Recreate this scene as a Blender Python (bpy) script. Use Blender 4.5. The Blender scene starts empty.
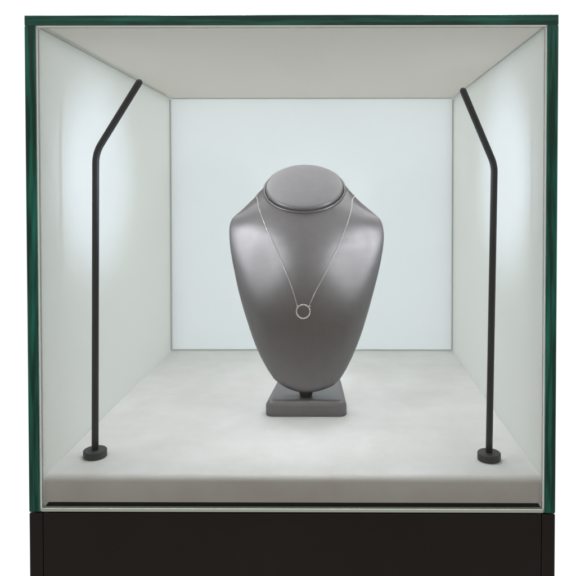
import bpy, bmesh, math, random
from mathutils import Vector, Matrix
from mathutils.bvhtree import BVHTree

S = bpy.context.scene
COL = S.collection
rnd = random.Random(7)
R = math.radians

# ------------------------------------------------------------------ camera
cam = bpy.data.cameras.new("camera")
cam.sensor_width = 36.0
cam.lens = 40.625
cam.shift_x = -0.0791
cam.shift_y = -0.1502
cam.clip_start = 0.01
cam.clip_end = 100.0
camo = bpy.data.objects.new("camera", cam)
camo.location = (0.04053, -0.57393, 0.28964)
camo.rotation_euler = (math.pi / 2 - 0.0206, 0.00013, 0.00534)
COL.objects.link(camo)
S.camera = camo

# ------------------------------------------------------------------ studio light: white sweep behind the case, dim room in front
ROOM = 0.22          # radiance of the room on the viewer's side
SWEEP = 1.05         # radiance of the white studio sweep behind the case
w = bpy.data.worlds.new("World")
S.world = w
w.use_nodes = True
nt = w.node_tree
bg = nt.nodes["Background"]
tc = nt.nodes.new("ShaderNodeTexCoord")
sep = nt.nodes.new("ShaderNodeSeparateXYZ")
mr = nt.nodes.new("ShaderNodeMapRange")
mr.interpolation_type = 'SMOOTHSTEP'
mr.inputs['From Min'].default_value = -0.70
mr.inputs['From Max'].default_value = -0.10
mix = nt.nodes.new("ShaderNodeMix")
mix.data_type = 'RGBA'
mix.inputs['A'].default_value = (ROOM * 1.20, ROOM, ROOM * 0.82, 1)
mix.inputs['B'].default_value = (SWEEP, SWEEP, SWEEP, 1)
nt.links.new(tc.outputs['Generated'], sep.inputs[0])
nt.links.new(sep.outputs['Y'], mr.inputs['Value'])
mz = nt.nodes.new("ShaderNodeMapRange")          # bright studio ceiling overhead
mz.interpolation_type = 'SMOOTHSTEP'
mz.inputs['From Min'].default_value = 0.0
mz.inputs['From Max'].default_value = 0.65
nt.links.new(sep.outputs['Z'], mz.inputs['Value'])
mm = nt.nodes.new("ShaderNodeMath")
mm.operation = 'MAXIMUM'
nt.links.new(mr.outputs[0], mm.inputs[0])
nt.links.new(mz.outputs[0], mm.inputs[1])
nt.links.new(mm.outputs[0], mix.inputs['Factor'])
nt.links.new(mix.outputs['Result'], bg.inputs['Color'])
bg.inputs['Strength'].default_value = 1.0

S.view_settings.view_transform = 'Standard'
S.view_settings.look = 'None'
S.view_settings.exposure = 0.0
S.view_settings.gamma = 1.0
S.view_settings.use_curve_mapping = False
S.cycles.max_bounces = 14
S.cycles.diffuse_bounces = 12
S.cycles.transmission_bounces = 12
S.cycles.glossy_bounces = 6
S.cycles.transparent_max_bounces = 16

SPOT = 7.6           # watts of each rod's beam
GLOW = 0.041         # watts of each diode strip
LED = 30.0           # radiance of the LED strips on the two rods

# four unseen soft lamps added above the case to brighten the deck
for lx, ly in ((-0.60, 0.20), (0.60, 0.20), (-0.36, 0.78), (0.36, 0.78)):
    la = bpy.data.lights.new("soft_fill", 'AREA')
    la.shape = 'DISK'
    la.size = 1.0
    la.energy = 5.0
    la.color = (0.83, 0.88, 1.0)
    la.spread = R(30)
    lo = bpy.data.objects.new("soft_fill", la)
    lo.location = (lx, ly, 1.45)
    lo.rotation_euler = (Vector((0, 0.22, 0.03)) - lo.location).to_track_quat('-Z', 'Y').to_euler()
    COL.objects.link(lo)

# ------------------------------------------------------------------ dimensions (metres)
H = 0.225            # half inner width
T = 0.0099           # side glass thickness
TT = 0.0092          # top glass thickness
ZC = 0.4327          # underside of top glass
D = 0.4588           # face of the back panel
ZB = 0.0303          # top of the deck board
YB = 0.0056          # front face of the deck board

# ------------------------------------------------------------------ material helpers
def mat(name, color, rough=0.5, metal=0.0, spec=0.5, noise=None, bump=None, coat=0.0, sheen=0.0, scale=(1, 1, 1)):
    m = bpy.data.materials.new(name)
    m.use_nodes = True
    t = m.node_tree
    b = t.nodes["Principled BSDF"]
    b.inputs['Base Color'].default_value = (*color, 1)
    b.inputs['Roughness'].default_value = rough
    b.inputs['Metallic'].default_value = metal
    b.inputs['Specular IOR Level'].default_value = spec
    b.inputs['Coat Weight'].default_value = coat
    b.inputs['Sheen Weight'].default_value = sheen
    if noise or bump:
        c = t.nodes.new("ShaderNodeTexCoord")
        mp = t.nodes.new("ShaderNodeMapping")
        mp.inputs['Scale'].default_value = scale
        t.links.new(c.outputs['Object'], mp.inputs['Vector'])
    if noise:
        sc, det, c2, lo, hi = noise
        n = t.nodes.new("ShaderNodeTexNoise")
        n.inputs['Scale'].default_value = sc
        n.inputs['Detail'].default_value = det
        n.inputs['Roughness'].default_value = 0.6
        r = t.nodes.new("ShaderNodeValToRGB")
        r.color_ramp.elements[0].position = lo
        r.color_ramp.elements[1].position = hi
        r.color_ramp.elements[0].color = (*color, 1)
        r.color_ramp.elements[1].color = (*c2, 1)
        t.links.new(mp.outputs[0], n.inputs['Vector'])
        t.links.new(n.outputs['Fac'], r.inputs['Fac'])
        t.links.new(r.outputs['Color'], b.inputs['Base Color'])
    if bump:
        sc, st, dist = bump
        n = t.nodes.new("ShaderNodeTexNoise")
        n.inputs['Scale'].default_value = sc
        n.inputs['Detail'].default_value = 3
        bp = t.nodes.new("ShaderNodeBump")
        bp.inputs['Strength'].default_value = st
        bp.inputs['Distance'].default_value = dist
        t.links.new(mp.outputs[0], n.inputs['Vector'])
        t.links.new(n.outputs['Fac'], bp.inputs['Height'])
        t.links.new(bp.outputs[0], b.inputs['Normal'])
    return m

M = {}
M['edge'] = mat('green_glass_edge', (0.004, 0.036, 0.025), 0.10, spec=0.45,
                noise=(190, 3, (0.016, 0.165, 0.115), 0.42, 0.74), bump=(120, 0.10, 0.0006), scale=(1, 1, 0.05))  # lighter streaks in the base colour stand in for reflections inside the glass
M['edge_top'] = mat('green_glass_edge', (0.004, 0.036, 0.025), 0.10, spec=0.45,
                    noise=(190, 3, (0.016, 0.165, 0.115), 0.42, 0.74), bump=(120, 0.10, 0.0006), scale=(0.05, 1, 1))  # same internal reflections painted in, streaked along the top edge
def frosted(m, fac, tint):
    t = m.node_tree
    b = t.nodes["Principled BSDF"]
    tl = t.nodes.new("ShaderNodeBsdfTranslucent")
    tl.inputs['Color'].default_value = (*tint, 1)
    mx = t.nodes.new("ShaderNodeMixShader")
    mx.inputs[0].default_value = fac
    t.links.new(b.outputs[0], mx.inputs[1])
    t.links.new(tl.outputs[0], mx.inputs[2])
    t.links.new(mx.outputs[0], t.nodes["Material Output"].inputs[0])
    return m
M['side'] = frosted(mat('frosted_side_glass', (0.50, 0.515, 0.485), 0.42, spec=0.5), 0.45, (0.935, 0.945, 0.905))
M['back'] = frosted(mat('frosted_back_glass', (0.71, 0.735, 0.72), 0.35, spec=0.5), 0.435, (0.945, 0.965, 0.96))
M['ceil'] = frosted(mat("beige_glass_lining", (0.47, 0.45, 0.405), 0.6, spec=0.3), 0.02, (0.86, 0.84, 0.78))
def part_clear(m, fac):
    # glass that lets part of the light from above straight through
    t = m.node_tree
    o = t.nodes["Material Output"]
    src = o.inputs[0].links[0].from_socket
    tr = t.nodes.new("ShaderNodeBsdfTransparent")
    tr.inputs[0].default_value = (0.96, 0.94, 0.90, 1)
    mx = t.nodes.new("ShaderNodeMixShader")
    mx.inputs[0].default_value = fac
    t.links.new(src, mx.inputs[1])
    t.links.new(tr.outputs[0], mx.inputs[2])
    t.links.new(mx.outputs[0], o.inputs[0])
part_clear(M['ceil'], 0.13)
M['seal'] = mat('grey_silicone', (0.56, 0.58, 0.55), 0.45)
M['seal_pale'] = mat('pale_silicone', (0.40, 0.45, 0.37), 0.4)
M['seal_front'] = mat('milky_silicone', (0.80, 0.82, 0.79), 0.35)
M['board'] = mat('stone_grain_board', (0.715, 0.698, 0.675), 0.55, spec=0.35,
                 noise=(17, 9, (0.79, 0.782, 0.772), 0.34, 0.66), bump=(520, 0.30, 0.0005))
M['black'] = mat('black_lacquer', (0.008, 0.0066, 0.0062), 0.34, spec=0.3, noise=(5, 4, (0.014, 0.0115, 0.0105), 0.3, 0.7))
M['gap'] = mat('black_recess', (0.012, 0.012, 0.012), 0.7)
M['rod'] = mat('dark_grey_powder_coat', (0.040, 0.043, 0.046), 0.5, spec=0.4, bump=(1500, 0.15, 0.0003))
M['leather'] = mat('pearl_grey_leatherette', (0.192, 0.183, 0.189), 0.43, metal=0.65, spec=0.6,
                   bump=(620, 0.16, 0.0003), noise=(90, 3, (0.208, 0.198, 0.204), 0.3, 0.7))
M['leather_dark'] = mat('dark_stem', (0.006, 0.006, 0.006), 0.5)
M['silver'] = mat('silver', (0.80, 0.78, 0.75), 0.22, metal=1.0)
M['stone'] = mat('white_stone', (0.93, 0.93, 0.93), 0.15, metal=0.35)

m = bpy.data.materials.new('clear_pane')
m.use_nodes = True
t = m.node_tree
t.nodes.clear()
o = t.nodes.new("ShaderNodeOutputMaterial")
tr = t.nodes.new("ShaderNodeBsdfTransparent")
tr.inputs[0].default_value = (0.985, 0.992, 0.987, 1)
gl = t.nodes.new("ShaderNodeBsdfGlossy")
gl.inputs['Roughness'].default_value = 0.0
fr = t.nodes.new("ShaderNodeFresnel")
fr.inputs[0].default_value = 1.3
mx = t.nodes.new("ShaderNodeMixShader")
t.links.new(fr.outputs[0], mx.inputs[0])
t.links.new(tr.outputs[0], mx.inputs[1])
t.links.new(gl.outputs[0], mx.inputs[2])
t.links.new(mx.outputs[0], o.inputs[0])
M['pane'] = m
m = bpy.data.materials.new('clear_top')
m.use_nodes = True
t = m.node_tree
for q in (t.nodes['Principled BSDF'],):
    q.inputs['Base Color'].default_value = (0.02, 0.05, 0.04, 1)
    q.inputs['Roughness'].default_value = 0.05
part_clear(m, 0.95)
M['clear_top'] = m

m = bpy.data.materials.new('led')
m.use_nodes = True
b = m.node_tree.nodes["Principled BSDF"]
b.inputs['Base Color'].default_value = (0.8, 0.8, 0.8, 1)
b.inputs['Emission Color'].default_value = (0.80, 0.89, 1.0, 1)
b.inputs['Emission Strength'].default_value = LED
M['led'] = m

# ------------------------------------------------------------------ object helpers
def link(name, bm, mats, parent=None, smooth=False):
    bmesh.ops.recalc_face_normals(bm, faces=bm.faces)
    me = bpy.data.meshes.new(name)
    bm.to_mesh(me)
    bm.free()
    for k in (mats if isinstance(mats, (list, tuple)) else [mats]):
        me.materials.append(k)
    if smooth:
        for p in me.polygons:
            p.use_smooth = True
    ob = bpy.data.objects.new(name, me)
    COL.objects.link(ob)
    if parent:
        ob.parent = parent
        ob.matrix_parent_inverse = parent.matrix_basis.inverted()   # parts are built in world coordinates
    return ob

def thing(name, label, cat, loc=(0, 0, 0), group=None):
    ob = bpy.data.objects.new(name, None)
    ob.location = loc
    ob.empty_display_size = 0.02
    COL.objects.link(ob)
    return tag(ob, label, cat, group)

def tag(ob, label, cat, group=None):
    ob['label'] = label
    ob['category'] = cat
    if group:
        ob['group'] = group
    return ob

def box(x0, x1, y0, y1, z0, z1, bev=0.0, seg=2, bm=None):
    nb = bmesh.new()
    bmesh.ops.create_cube(nb, size=1)
    for v in nb.verts:
        v.co = Vector(((x0 + x1) / 2 + v.co.x * (x1 - x0), (y0 + y1) / 2 + v.co.y * (y1 - y0), (z0 + z1) / 2 + v.co.z * (z1 - z0)))
    if bev:
        bmesh.ops.bevel(nb, geom=list(nb.edges), offset=bev, segments=seg, profile=0.5, affect='EDGES', clamp_overlap=True)
    return nb

def facemat(bm, fn):
    bm.normal_update()
    for f in bm.faces:
        f.material_index = fn(f.normal, f.calc_center_median())
    return bm

def tube(pts, rad, seg=16, cap=True):
    bm = bmesh.new()
    pts = [Vector(p) for p in pts]
    rings = []
    prev = None
    for i, p in enumerate(pts):
        d = (pts[min(i + 1, len(pts) - 1)] - pts[max(i - 1, 0)]).normalized()
        if prev is None:
            a = Vector((0, 1, 0)) if abs(d.y) < 0.9 else Vector((1, 0, 0))
            u = (a - d * a.dot(d)).normalized()
        else:
            u = (prev - d * prev.dot(d)).normalized()
        prev = u
        v = d.cross(u)
        r = rad[i] if isinstance(rad, (list, tuple)) else rad
        rings.append([bm.verts.new(p + (u * math.cos(2 * math.pi * k / seg) + v * math.sin(2 * math.pi * k / seg)) * r) for k in range(seg)])
    for a, b in zip(rings, rings[1:]):
        for k in range(seg):
            bm.faces.new((a[k], a[(k + 1) % seg], b[(k + 1) % seg], b[k]))
    if cap:
        bm.faces.new(rings[0])
        bm.faces.new(rings[-1][::-1])
    return bm

def lathe(profile, loc, seg=48):
    bm = bmesh.new()
    rings = []
    for r, z in profile:
        if r < 1e-7:
            rings.append([bm.verts.new((loc[0], loc[1], loc[2] + z))])
        else:
            rings.append([bm.verts.new((loc[0] + r * math.cos(2 * math.pi * k / seg), loc[1] + r * math.sin(2 * math.pi * k / seg), loc[2] + z)) for k in range(seg)])
    for a, b in zip(rings, rings[1:]):
        for k in range(seg):
            q = [a[k % len(a)], a[(k + 1) % len(a)], b[(k + 1) % len(b)], b[k % len(b)]]
            u = []
            for x in q:
                if x not in u:
                    u.append(x)
            if len(u) > 2:
                bm.faces.new(u)
    return bm

def torus(c, ax, ay, R1, R2, r, seg=24, ns=8):
    """ring of semi-axes R1, R2 along unit vectors ax, ay"""
    bm = bmesh.new()
    n = ax.cross(ay).normalized()
    rings = []
    for i in range(seg):
        a = 2 * math.pi * i / seg
        p = c + ax * (R1 * math.cos(a)) + ay * (R2 * math.sin(a))
        out = (ax * (math.cos(a) / R1) + ay * (math.sin(a) / R2)).normalized()
        rings.append([bm.verts.new(p + (out * math.cos(2 * math.pi * k / ns) + n * math.sin(2 * math.pi * k / ns)) * r) for k in range(ns)])
    for i in range(seg):
        a, b = rings[i], rings[(i + 1) % seg]
        for k in range(ns):
            bm.faces.new((a[k], a[(k + 1) % ns], b[(k + 1) % ns], b[k]))
    return bm

def merge(dst, src):
    me = bpy.data.meshes.new("tmp")
    src.to_mesh(me)
    src.free()
    dst.from_mesh(me)
    bpy.data.meshes.remove(me)

# ------------------------------------------------------------------ pedestal
ped = thing('pedestal', 'black lacquered pedestal under the glass display case', 'pedestal', (0, 0.23, -0.92))
XO = H + T
YE = D + 0.012
PZ = -0.0012
link('front_panel', box(-XO + 0.0122, XO - 0.0122, 0.0008, 0.018, -0.92, PZ, 0.0006), M['black'], ped)
for sx in (-1, 1):
    x0, x1 = sorted((sx * XO, sx * (XO - 0.0118)))
    link('side_panel', box(x0, x1, 0.0004, YE, -0.92, PZ, 0.0006), M['black'], ped)
link('back_panel', box(-XO + 0.0122, XO - 0.0122, YE - 0.018, YE - 0.0008, -0.92, PZ, 0.0006), M['black'], ped)
link('top_panel', box(-XO + 0.0124, XO - 0.0124, 0.0188, YE - 0.0188, -0.018, PZ - 0.0004), M['black'], ped)

# ------------------------------------------------------------------ glass case
case = thing('display_case', 'square glass display case with thick dark green edges on the black pedestal', 'display case', (0, 0.23, 0))
def pane_faces(inner):
    return lambda n, c: 1 if abs(n.dot(inner)) > 0.9 else 0
for sx in (-1, 1):
    x0, x1 = sorted((sx * H, sx * XO))
    bm = box(x0, x1, 0, YE, 0, ZC - 0.0001, 0.0005, 1)
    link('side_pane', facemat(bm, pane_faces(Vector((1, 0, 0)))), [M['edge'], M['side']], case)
bm = box(-XO, XO, 0, YE, ZC, ZC + TT, 0.0005, 1)
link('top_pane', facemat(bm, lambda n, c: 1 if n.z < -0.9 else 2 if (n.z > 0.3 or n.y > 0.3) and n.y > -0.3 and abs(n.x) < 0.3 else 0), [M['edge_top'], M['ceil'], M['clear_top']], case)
bm = box(-H + 0.0004, H - 0.0004, D, YE - 0.0006, 0, ZC - 0.0004)
link('back_pane', bm, M['back'], case)
link('front_pane', box(-H + 0.0010, H - 0.0010, 0.0010, 0.0044, 0.0015, ZC - 0.0010), M['pane'], case)
link('bottom_seal', box(-H + 0.0004, H - 0.0004, 0.0006, 0.0050, 0, 0.0033, 0.0004), M['seal_pale'], case)
link('top_seal', box(-H + 0.0004, H - 0.0004, 0.0008, 0.0048, ZC - 0.0014, ZC - 0.0002, 0.0003), M['seal_front'], case)
for sx in (-1, 1):
    x0, x1 = sorted((sx * (H - 0.0003), sx * (H - 0.0013)))
    link('side_seal', box(x0, x1, 0.0008, 0.0048, 0.0032, ZC - 0.0022, 0.0003), M['seal_front'], case)
    x0, x1 = sorted((sx * (H - 0.0002), sx * (H - 0.0024)))
    link('corner_seal', box(x0, x1, D - 0.0022, D - 0.0002, ZB + 0.001, ZC - 0.0026, 0.0006), M['seal'], case)
link('corner_seal', box(-H + 0.0028, H - 0.0028, D - 0.0018, D - 0.0002, ZC - 0.0020, ZC - 0.0002, 0.0005), M['seal'], case)
link('corner_seal', box(-H + 0.0028, H - 0.0028, D - 0.0020, D - 0.0002, ZB + 0.0004, ZB + 0.0022, 0.0006), M['seal'], case)
link('deck_support', box(-H + 0.004, H - 0.004, 0.0095, D - 0.003, 0, 0.0060), M['gap'], case)

# ------------------------------------------------------------------ deck board
bm = box(-H + 0.0009, H - 0.0009, YB, D - 0.0004, 0.0062, ZB)
ed = [e for e in bm.edges if all(abs(v.co.z - ZB) < 1e-6 for v in e.verts) and all(v.co.y < 0.01 for v in e.verts)]
bmesh.ops.bevel(bm, geom=ed, offset=0.0055, segments=8, profile=0.5, affect='EDGES')
ed = [e for e in bm.edges if len(e.link_faces) == 2 and e.calc_face_angle(0) > 1.2]
bmesh.ops.bevel(bm, geom=ed, offset=0.0006, segments=2, profile=0.5, affect='EDGES')
bmesh.ops.triangulate(bm, faces=[f for f in bm.faces if len(f.verts) > 4])
board = link('deck_board', bm, M['board'])
tag(board, 'off-white stone-grained deck board lying inside the glass case', 'board')

# ------------------------------------------------------------------ light rods
def arc_path(p0, pb, p1, r, n=12):
    a = (pb - p0).normalized()
    b = (p1 - pb).normalized()
    th = a.angle(b)
    cut = r * math.tan(th / 2)
    s = pb - a * cut
    nrm = (b - a * a.dot(b)).normalized()
    c = s + nrm * r
    out = [p0]
    m_ = 10
    for i in range(1, m_):
        out.append(p0.lerp(s, i / m_))
    for i in range(n + 1):
        q = th * i / n
        out.append(c - nrm * (r * math.cos(q)) + a * (r * math.sin(q)))
    e = out[-1]
    for i in range(1, m_ + 1):
        out.append(e.lerp(p1, i / m_))
    return out

def fine_path(P):
    out = []
    for a, b in zip(P, P[1:]):
        for k in range(6):
            out.append(a.lerp(b, k / 6))
    return out

def light_rod(foot, bend, tip, label, inward):
    foot, bend, tip = map(Vector, (foot, bend, tip))
    root = thing('light_rod', label, 'light rod', foot, 'bent black light rods in the case')
    rr = 0.0032
    path = arc_path(Vector((foot.x, foot.y, foot.z + 0.006)), bend, tip, 0.035)
    d = (path[-1] - path[-2]).normalized()
    cap = [path[-1] + d * (rr * math.sin(a)) for a in (0.4, 0.8, 1.2, 1.5)]
    rad = [rr] * len(path) + [rr * math.cos(a) for a in (0.4, 0.8, 1.2, 1.5)]
    link('pole', tube(path + cap, rad, 20), M['rod'], root, True)
    prof = [(0.0, 0.0002), (0.0106, 0.0002), (0.0110, 0.0006), (0.0110, 0.0062), (0.0107, 0.0068), (0.0101, 0.0071), (0.0, 0.0071)]
    f = link('foot', lathe(prof, foot), M['rod'], root)
    md = f.modifiers.new('bevel', 'BEVEL'); md.width = 0.0003; md.segments = 2
    # strip of diodes let into the back of the bent arm
    bm = bmesh.new()
    pts = [p for p in fine_path(path) if bend.z - 0.12 < p.z < bend.z + 0.022]
    fac = Vector((inward * 0.42, 0.9, 0)).normalized()
    prev = None
    for i, p in enumerate(pts):
        dd = (pts[min(i + 1, len(pts) - 1)] - pts[max(i - 1, 0)]).normalized()
        n = (fac - dd * fac.dot(dd)).normalized()
        s = dd.cross(n)
        c = p + n * (rr + 0.0001)
        row = [bm.verts.new(c - s * 0.0009), bm.verts.new(c + s * 0.0009), bm.verts.new(c + s * 0.0009 - n * 0.002), bm.verts.new(c - s * 0.0009 - n * 0.002)]
        if prev:
            for k in range(4):
                fc = bm.faces.new((prev[k], prev[(k + 1) % 4], row[(k + 1) % 4], row[k]))
        else:
            bm.faces.new(row)
        prev = row
    bm.faces.new(prev[::-1])
    link('led_strip', bm, M['led'], root)
    # the rod's beam: crosses the case in front of the bust to the far side wall
    sp = bpy.data.lights.new('rod_beam', 'SPOT')
    sp.energy = SPOT
    sp.color = (0.67, 0.75, 1.0)
    sp.spot_size = R(38)
    sp.spot_blend = 0.85
    sp.shadow_soft_size = 0.03
    so = bpy.data.objects.new('rod_beam', sp)
    a = bend.lerp(tip, 0.25) + Vector((inward * 0.017, 0.004, 0))
    so.location = a
    so.rotation_euler = (Vector((inward * H, 0.150, 0.305)) - a).to_track_quat('-Z', 'Y').to_euler()
    COL.objects.link(so)
    # the diodes' soft throw on to the near shoulder of the bust
    ar = bpy.data.lights.new('rod_glow', 'AREA')
    ar.shape = 'RECTANGLE'
    ar.size = 0.004
    ar.size_y = 0.06
    ar.energy = GLOW
    ar.color = (0.95, 0.97, 1.0)
    ar.spread = R(60)
    ao = bpy.data.objects.new('rod_glow', ar)
    p0 = Vector((bend.x + inward * 0.003, bend.y + 0.0048, bend.z - 0.022))
    ao.location = p0
    ao.rotation_euler = (Vector((-inward * 0.06, 0.20, 0.262)) - p0).to_track_quat('-Z', 'Y').to_euler()
    COL.objects.link(ao)
    return root

light_rod((-0.1933, 0.0480, ZB), (-0.1905, 0.0480, 0.3235), (-0.1485, 0.0480, 0.3905), 'black bent light rod standing at the left glass wall', 1)
light_rod((0.1858, 0.0430, ZB), (0.1895, 0.0430, 0.3115), (0.1597, 0.0430, 0.3815), 'black bent light rod standing at the right glass wall', -1)

# ------------------------------------------------------------------ necklace bust
bust = thing('jewelry_bust', 'pearl grey leatherette necklace bust with slanted oval neck top', 'necklace stand', (0.005, 0.22, ZB))
# rows: z of widest point, half width, y of seam, front depth, back depth, backward tilt (deg), exponent, centre x
TAU = 42
rows = [
    (0.0544, 0.0087, 0.1741, 0.0415, 0.0040, 0.0, 2.00, 0.0046),
    (0.0556, 0.0154, 0.1741, 0.0415, 0.0040, 0.0, 2.00, 0.0054),
    (0.0577, 0.0220, 0.1748, 0.0415, 0.0057, 0.0, 2.00, 0.0057),
    (0.0615, 0.0308, 0.1764, 0.0415, 0.0084, 0.0, 2.01, 0.0062),
    (0.0683, 0.0387, 0.1791, 0.0415, 0.0101, 0.0, 2.04, 0.0057),
    (0.0778, 0.0460, 0.1830, 0.0415, 0.0124, 0.0, 2.09, 0.0052),
    (0.0925, 0.0543, 0.1870, 0.0415, 0.0142, 0.0, 2.16, 0.0046),
    (0.1099, 0.0621, 0.1913, 0.0415, 0.0164, 0.0, 2.21, 0.0043),
    (0.1239, 0.0674, 0.1945, 0.0415, 0.0182, 0.0, 2.25, 0.0042),
    (0.1445, 0.0742, 0.1990, 0.0415, 0.0201, 1.4, 2.29, 0.0039),
    (0.1662, 0.0808, 0.2033, 0.0415, 0.0225, 3.6, 2.33, 0.0036),
    (0.1902, 0.0870, 0.2073, 0.0415, 0.0258, 7.2, 2.37, 0.0038),
    (0.2087, 0.0911, 0.2104, 0.0415, 0.0287, 11.1, 2.38, 0.0037),
    (0.2194, 0.0929, 0.2131, 0.0415, 0.0299, 13.4, 2.35, 0.0036),
    (0.2302, 0.0940, 0.2152, 0.0415, 0.0320, 16.4, 2.32, 0.0035),
    (0.2410, 0.0938, 0.2173, 0.0415, 0.0342, 19.8, 2.25, 0.0029),
    (0.2478, 0.0924, 0.2200, 0.0415, 0.0347, 22.7, 2.20, 0.0026),
    (0.2517, 0.0905, 0.2219, 0.0415, 0.0352, 24.5, 2.16, 0.0024),
    (0.2546, 0.0878, 0.2234, 0.0415, 0.0357, 25.8, 2.14, 0.0021),
    (0.2590, 0.0810, 0.2257, 0.0415, 0.0363, 28.0, 2.10, 0.0017),
    (0.2638, 0.0741, 0.2282, 0.0415, 0.0371, 30.5, 2.05, 0.0009),
    (0.2711, 0.0659, 0.2321, 0.0415, 0.0384, 34.3, 2.01, 0.0006),
    (0.2779, 0.0597, 0.2351, 0.0415, 0.0395, 37.7, 2.00, 0.0007),
    (0.2835, 0.0552, 0.2371, 0.0415, 0.0405, 40.3, 2.00, 0.0005),
    (0.2877, 0.0508, 0.2379, 0.0415, 0.0410, 42.0, 2.00, 0.0000),
]
NS = 48
XC = 0.0000
def smooth(v, a, b):
    t = max(0.0, min(1.0, (v - a) / (b - a)))
    return t * t * (3 - 2 * t)
def row_pts(r):
    z, hw, ys, df, db, tau, p, xc = r
    e = Vector((0, math.cos(R(tau)), math.sin(R(tau))))
    out = []
    for k in range(2 * NS):
        a = 2 * math.pi * k / (2 * NS)
        cx, sy = math.cos(a), math.sin(a)
        x = hw * math.copysign(abs(cx) ** (2 / p), cx)
        off = math.copysign(abs(sy) ** (2 / p), sy)
        if off > 0:
            off *= db
        else:
            # the neck is a column that runs out into flat shoulder wings
            u = min(1.0, abs(x) / hw)
            wg = 0.85 * smooth(z, 0.145, 0.225) * (1 - smooth(z, 0.232, 0.288))
            off = df * ((1 - wg) * off - wg * (0.52 * (1 - min(1.0, u / 0.78) ** 2) ** 2 + 0.48 * (1 - u)))
        out.append(Vector((xc + x, ys, z)) + e * off)
    return out
def catmull(P, i, t):
    p0, p1, p2, p3 = P[max(i - 1, 0)], P[i], P[i + 1], P[min(i + 2, len(P) - 1)]
    return [0.5 * (2 * b + (c - a) * t + (2 * a - 5 * b + 4 * c - d) * t * t + (3 * b - a - 3 * c + d) * t ** 3) for a, b, c, d in zip(p0, p1, p2, p3)]
APEX = [(0.0544, 0.1690), (0.0556, 0.1668), (0.0600, 0.1648), (0.0680, 0.1638), (0.0850, 0.1630), (0.1050, 0.1622), (0.1300, 0.1620), (0.1550, 0.1637), (0.1750, 0.1670),
        (0.1950, 0.1720), (0.2100, 0.1775), (0.2220, 0.1832), (0.2350, 0.1905), (0.2480, 0.1988), (0.2599, 0.2070), (0.2700, 0.2142)]
def apex_y(z):
    for i in range(len(APEX) - 1):
        (z0, y0), (z1, y1) = APEX[i], APEX[i + 1]
        if z <= z1 or i == len(APEX) - 2:
            t = (z - z0) / (z1 - z0)
            m0 = (y1 - APEX[max(i - 1, 0)][1]) / (z1 - APEX[max(i - 1, 0)][0])
            q = APEX[min(i + 2, len(APEX) - 1)]
            m1 = (q[1] - y0) / (q[0] - z0)
            h = z1 - z0
            return (2 * t**3 - 3 * t * t + 1) * y0 + (t**3 - 2 * t * t + t) * h * m0 + (3 * t * t - 2 * t**3) * y1 + (t**3 - t * t) * h * m1
fine = []
for i in range(len(rows) - 1):
    a, b = rows[i], rows[i + 1]
    n = max(1, round(math.hypot(b[0] - a[0], b[1] - a[1]) / 0.0021))
    if i < 4:
        n = 4
    for k in range(n):
        fine.append(catmull(rows, i, k / n))
fine.append(list(rows[-1]))
for r in fine[:-1]:
    c, sn = math.cos(R(r[5])), math.sin(R(r[5]))
    lo, hi = 0.001, 0.09
    for _ in range(40):
        md = (lo + hi) / 2
        if r[2] - md * c > apex_y(r[0] - md * sn):
            lo = md
        else:
            hi = md
    r[3] = lo
bm = bmesh.new()
grid = [row_pts(r) for r in fine]
for _ in range(150):                          # even out the front and back from row to row, outline kept
    old = [[q.copy() for q in row] for row in grid]
    for i in range(14, len(grid) - 1):
        for k in range(2 * NS):
            wt = min(1.0, 2.5 * abs(math.sin(math.pi * k / NS)))
            av = 0.5 * (old[i - 1][k] + old[i + 1][k])
            grid[i][k].y = old[i][k].y + 0.5 * (av.y - old[i][k].y)
            grid[i][k].z = old[i][k].z + 0.5 * wt * (av.z - old[i][k].z)
rings = [[bm.verts.new(q) for q in row] for row in grid]
for a, b in zip(rings, rings[1:]):
    for k in range(2 * NS):
        bm.faces.new((a[k], a[(k + 1) % (2 * NS)], b[(k + 1) % (2 * NS)], b[k]))
bm.faces.new(rings[0][::-1])
bm.faces.new(rings[-1])
bm.normal_update()
TREE = BVHTree.FromBMesh(bm)
torso = link('torso', bm, M['leather'], bust, True)

# tilted neck plane
NC = Vector((XC, 0.2379, 0.2877))
E_ = Vector((0, math.cos(R(TAU)), math.sin(R(TAU))))
N_ = Vector((0, -math.sin(R(TAU)), math.cos(R(TAU))))
X_ = Vector((1, 0, 0))
# welt round the neck opening
link('welt', torus(NC + N_ * 0.0004, X_, E_, 0.0500, 0.0410, 0.0018, 96, 12), M['leather'], bust, True)
# padded oval cap
prof = [(0.93, 0.0000), (0.980, 0.0004), (0.995, 0.0012), (1.0, 0.0024), (0.997, 0.0036), (0.988, 0.0046), (0.972, 0.0053), (0.95, 0.0057), (0.90, 0.0060), (0.75, 0.0064), (0.5, 0.0067), (0.25, 0.0069)]
bm = bmesh.new()
rg = []
for s, h in prof:
    ka, kb = 0.0487 * s, 0.0412 * s
    rg.append([bm.verts.new(NC + N_ * (0.0014 + h) + X_ * (ka * math.cos(2 * math.pi * k / 96)) + E_ * (kb * math.sin(2 * math.pi * k / 96))) for k in range(96)])
for a, b in zip(rg, rg[1:]):
    for k in range(96):
        bm.faces.new((a[k], a[(k + 1) % 96], b[(k + 1) % 96], b[k]))
ctr = bm.verts.new(NC + N_ * (0.0014 + 0.0070))
for k in range(96):
    bm.faces.new((rg[-1][k], rg[-1][(k + 1) % 96], ctr))
bm.faces.new(rg[0][::-1])
link('neck_cap', bm, M['leather'], bust, True)

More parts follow.
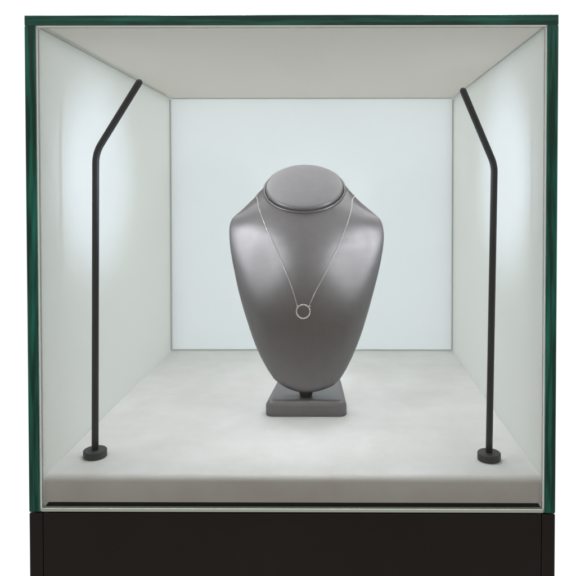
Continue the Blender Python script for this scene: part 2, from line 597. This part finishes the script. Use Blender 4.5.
# base block: trapezoid with rolled top edge
def slab(y0, y1, wf, wb, xc, z0, z1, rc, re):
    def outline(inset):
        pts = []
        cor = [(xc - wf / 2, y0), (xc + wf / 2, y0), (xc + wb / 2, y1), (xc - wb / 2, y1)]
        sg = [(1, 1), (-1, 1), (-1, -1), (1, -1)]
        for (cx, cy), (sx, sy), a0 in zip(cor, sg, (180, 270, 0, 90)):
            ox, oy = cx + sx * rc, cy + sy * rc
            for i in range(9):
                a = R(a0 + i * 90 / 8)
                pts.append((ox + (rc - inset) * math.cos(a), oy + (rc - inset) * math.sin(a)))
        return pts
    lev = [(0.0012, z0), (0.0, z0 + 0.001)]
    for i in range(9):
        a = R(90 * i / 8)
        lev.append((re * (1 - math.cos(a)), z1 - re + re * math.sin(a)))
    bm = bmesh.new()
    rr = [[bm.verts.new((x, y, z)) for x, y in outline(i)] for i, z in lev]
    n = len(rr[0])
    for a, b in zip(rr, rr[1:]):
        for k in range(n):
            bm.faces.new((a[k], a[(k + 1) % n], b[(k + 1) % n], b[k]))
    bm.faces.new(rr[0][::-1])
    bm.faces.new(rr[-1])
    return bm
base = link('base', slab(0.1575, 0.2600, 0.0925, 0.0815, 0.0052, ZB, ZB + 0.0178, 0.0085, 0.0078), M['leather'], bust, True)
ZT = ZB + 0.0178
# black stem joining base and torso
bm = tube([(0.0044, 0.1775, ZT - 0.003), (0.0044, 0.1780, ZT + 0.001), (0.0044, 0.1795, ZT + 0.007), (0.0044, 0.1830, ZT + 0.03)], [0.0066, 0.0070, 0.0092, 0.0095], 20)
link('stem', bm, M['leather_dark'], bust, True)

# ------------------------------------------------------------------ necklace
neck = thing('necklace', 'fine silver chain necklace with open circle pendant draped on the grey bust', 'necklace', (0.0015, 0.18, 0.147))
def front_hit(x, z, off):
    for _ in range(12):
        h = TREE.ray_cast(Vector((x, -0.3, z)), Vector((0, 1, 0)))
        if h[0]:
            break
        x *= 0.985
    return h[0] + h[1] * off, h[1]
Lp = [(-0.0607, 0.2812), (-0.0594, 0.2780), (-0.0572, 0.2738), (-0.0549, 0.2654), (-0.0503, 0.2549), (-0.0439, 0.241), (-0.0353, 0.2251), (-0.0265, 0.2082), (-0.0172, 0.1893), (-0.0106, 0.1739), (-0.0050, 0.1566)]
Rp = [(0.0622, 0.2812), (0.0611, 0.2780), (0.0589, 0.2738), (0.0581, 0.2654), (0.0555, 0.2549), (0.0506, 0.2411), (0.0438, 0.2252), (0.0356, 0.2083), (0.0261, 0.1894), (0.0173, 0.1739), (0.0091, 0.1566)]
OFF = 0.00075
def side_path(P):
    out = []
    for i in range(len(P) - 1):
        for k in range(10):
            x, z = catmull(P, i, k / 10)
            out.append(front_hit(x, z, OFF)[0])
    out.append(front_hit(*P[-1], OFF)[0])
    return out
lp, rp = side_path(Lp), side_path(Rp)
# round the back of the neck: rays towards the neck axis
back = []
a_l, a_r = lp[0], rp[0]
for i in range(1, 24):
    f = i / 24
    ang = math.pi * (1 - f)                     # left (pi) -> back (pi/2) -> right (0)
    z0 = a_l.z + (a_r.z - a_l.z) * f + 0.018 * math.sin(ang)
    ctr = Vector((XC, 0.2379 - (0.024 * abs(math.cos(ang)) ** 3), z0))
    d = Vector((math.cos(ang), math.sin(ang), 0))
    h = TREE.ray_cast(ctr + d * 0.2, -d)
    if h[0]:
        back.append(h[0] + h[1] * OFF)
path = list(reversed(lp)) + back + rp
def resample(P, step):
    out = [P[0].copy()]
    acc = 0.0
    for a, b in zip(P, P[1:]):
        L = (b - a).length
        s = step - acc
        while s <= L:
            out.append(a.lerp(b, s / L))
            s += step
        acc = (acc + L) % step
    return out
cp = resample(path, 0.00118)
bm = bmesh.new()
for i in range(len(cp) - 1):
    d = (cp[i + 1] - cp[i]).normalized()
    h = TREE.find_nearest(cp[i])
    n = h[1]
    s = d.cross(n).normalized()
    n = s.cross(d)
    if i % 2:
        s = (s * 0.6 + n * 0.8).normalized()
    else:
        s = (s * 0.9 - n * 0.43).normalized()
    merge(bm, torus(cp[i] + d * 0.0006, d, s, 0.00078, 0.00046, 0.00019, 10, 5))
link('chain', bm, M['silver'], neck, True)

# pendant: open ring set with small stones
px, pz = 0.0021, 0.1491
pc, pn = front_hit(px, pz, 0.0011)
up = (Vector((0, 0, 1)) - pn * pn.z).normalized()
rt = up.cross(pn).normalized()
if rt.x < 0:
    rt = -rt
bm = torus(pc, rt, up, 0.0079, 0.0079, 0.00055, 64, 10)
merge(bm, torus(pc - pn * 0.0002, rt, up, 0.0070, 0.0070, 0.00028, 64, 8))
pend = link('pendant', bm, M['silver'], neck, True)
bm0 = None
for k in range(26):
    a = 2 * math.pi * k / 26
    c = pc + rt * (0.0079 * math.cos(a)) + up * (0.0079 * math.sin(a)) + pn * 0.00045
    if bm0 is None:
        b_ = bmesh.new()
        bmesh.ops.create_icosphere(b_, subdivisions=1, radius=0.00080)
        st = link('stone', b_, M['stone'], pend)
        bm0 = st
        st.location = c
    else:
        st = bm0.copy()
        COL.objects.link(st)
        st.parent = pend
        st.matrix_parent_inverse = bm0.matrix_parent_inverse.copy()
        st.location = c
        st.rotation_euler = (rnd.random() * 3, rnd.random() * 3, rnd.random() * 3)
for s in (-1, 1):
    a = R(90 - s * 50)
    c = pc + rt * (0.0092 * math.cos(a)) + up * (0.0092 * math.sin(a)) + pn * 0.0004
    q = R(38)
    link('loop', torus(c, (rt * math.cos(q) + pn * math.sin(q)), up, 0.0011, 0.0013, 0.00032, 18, 8), M['silver'], neck, True)
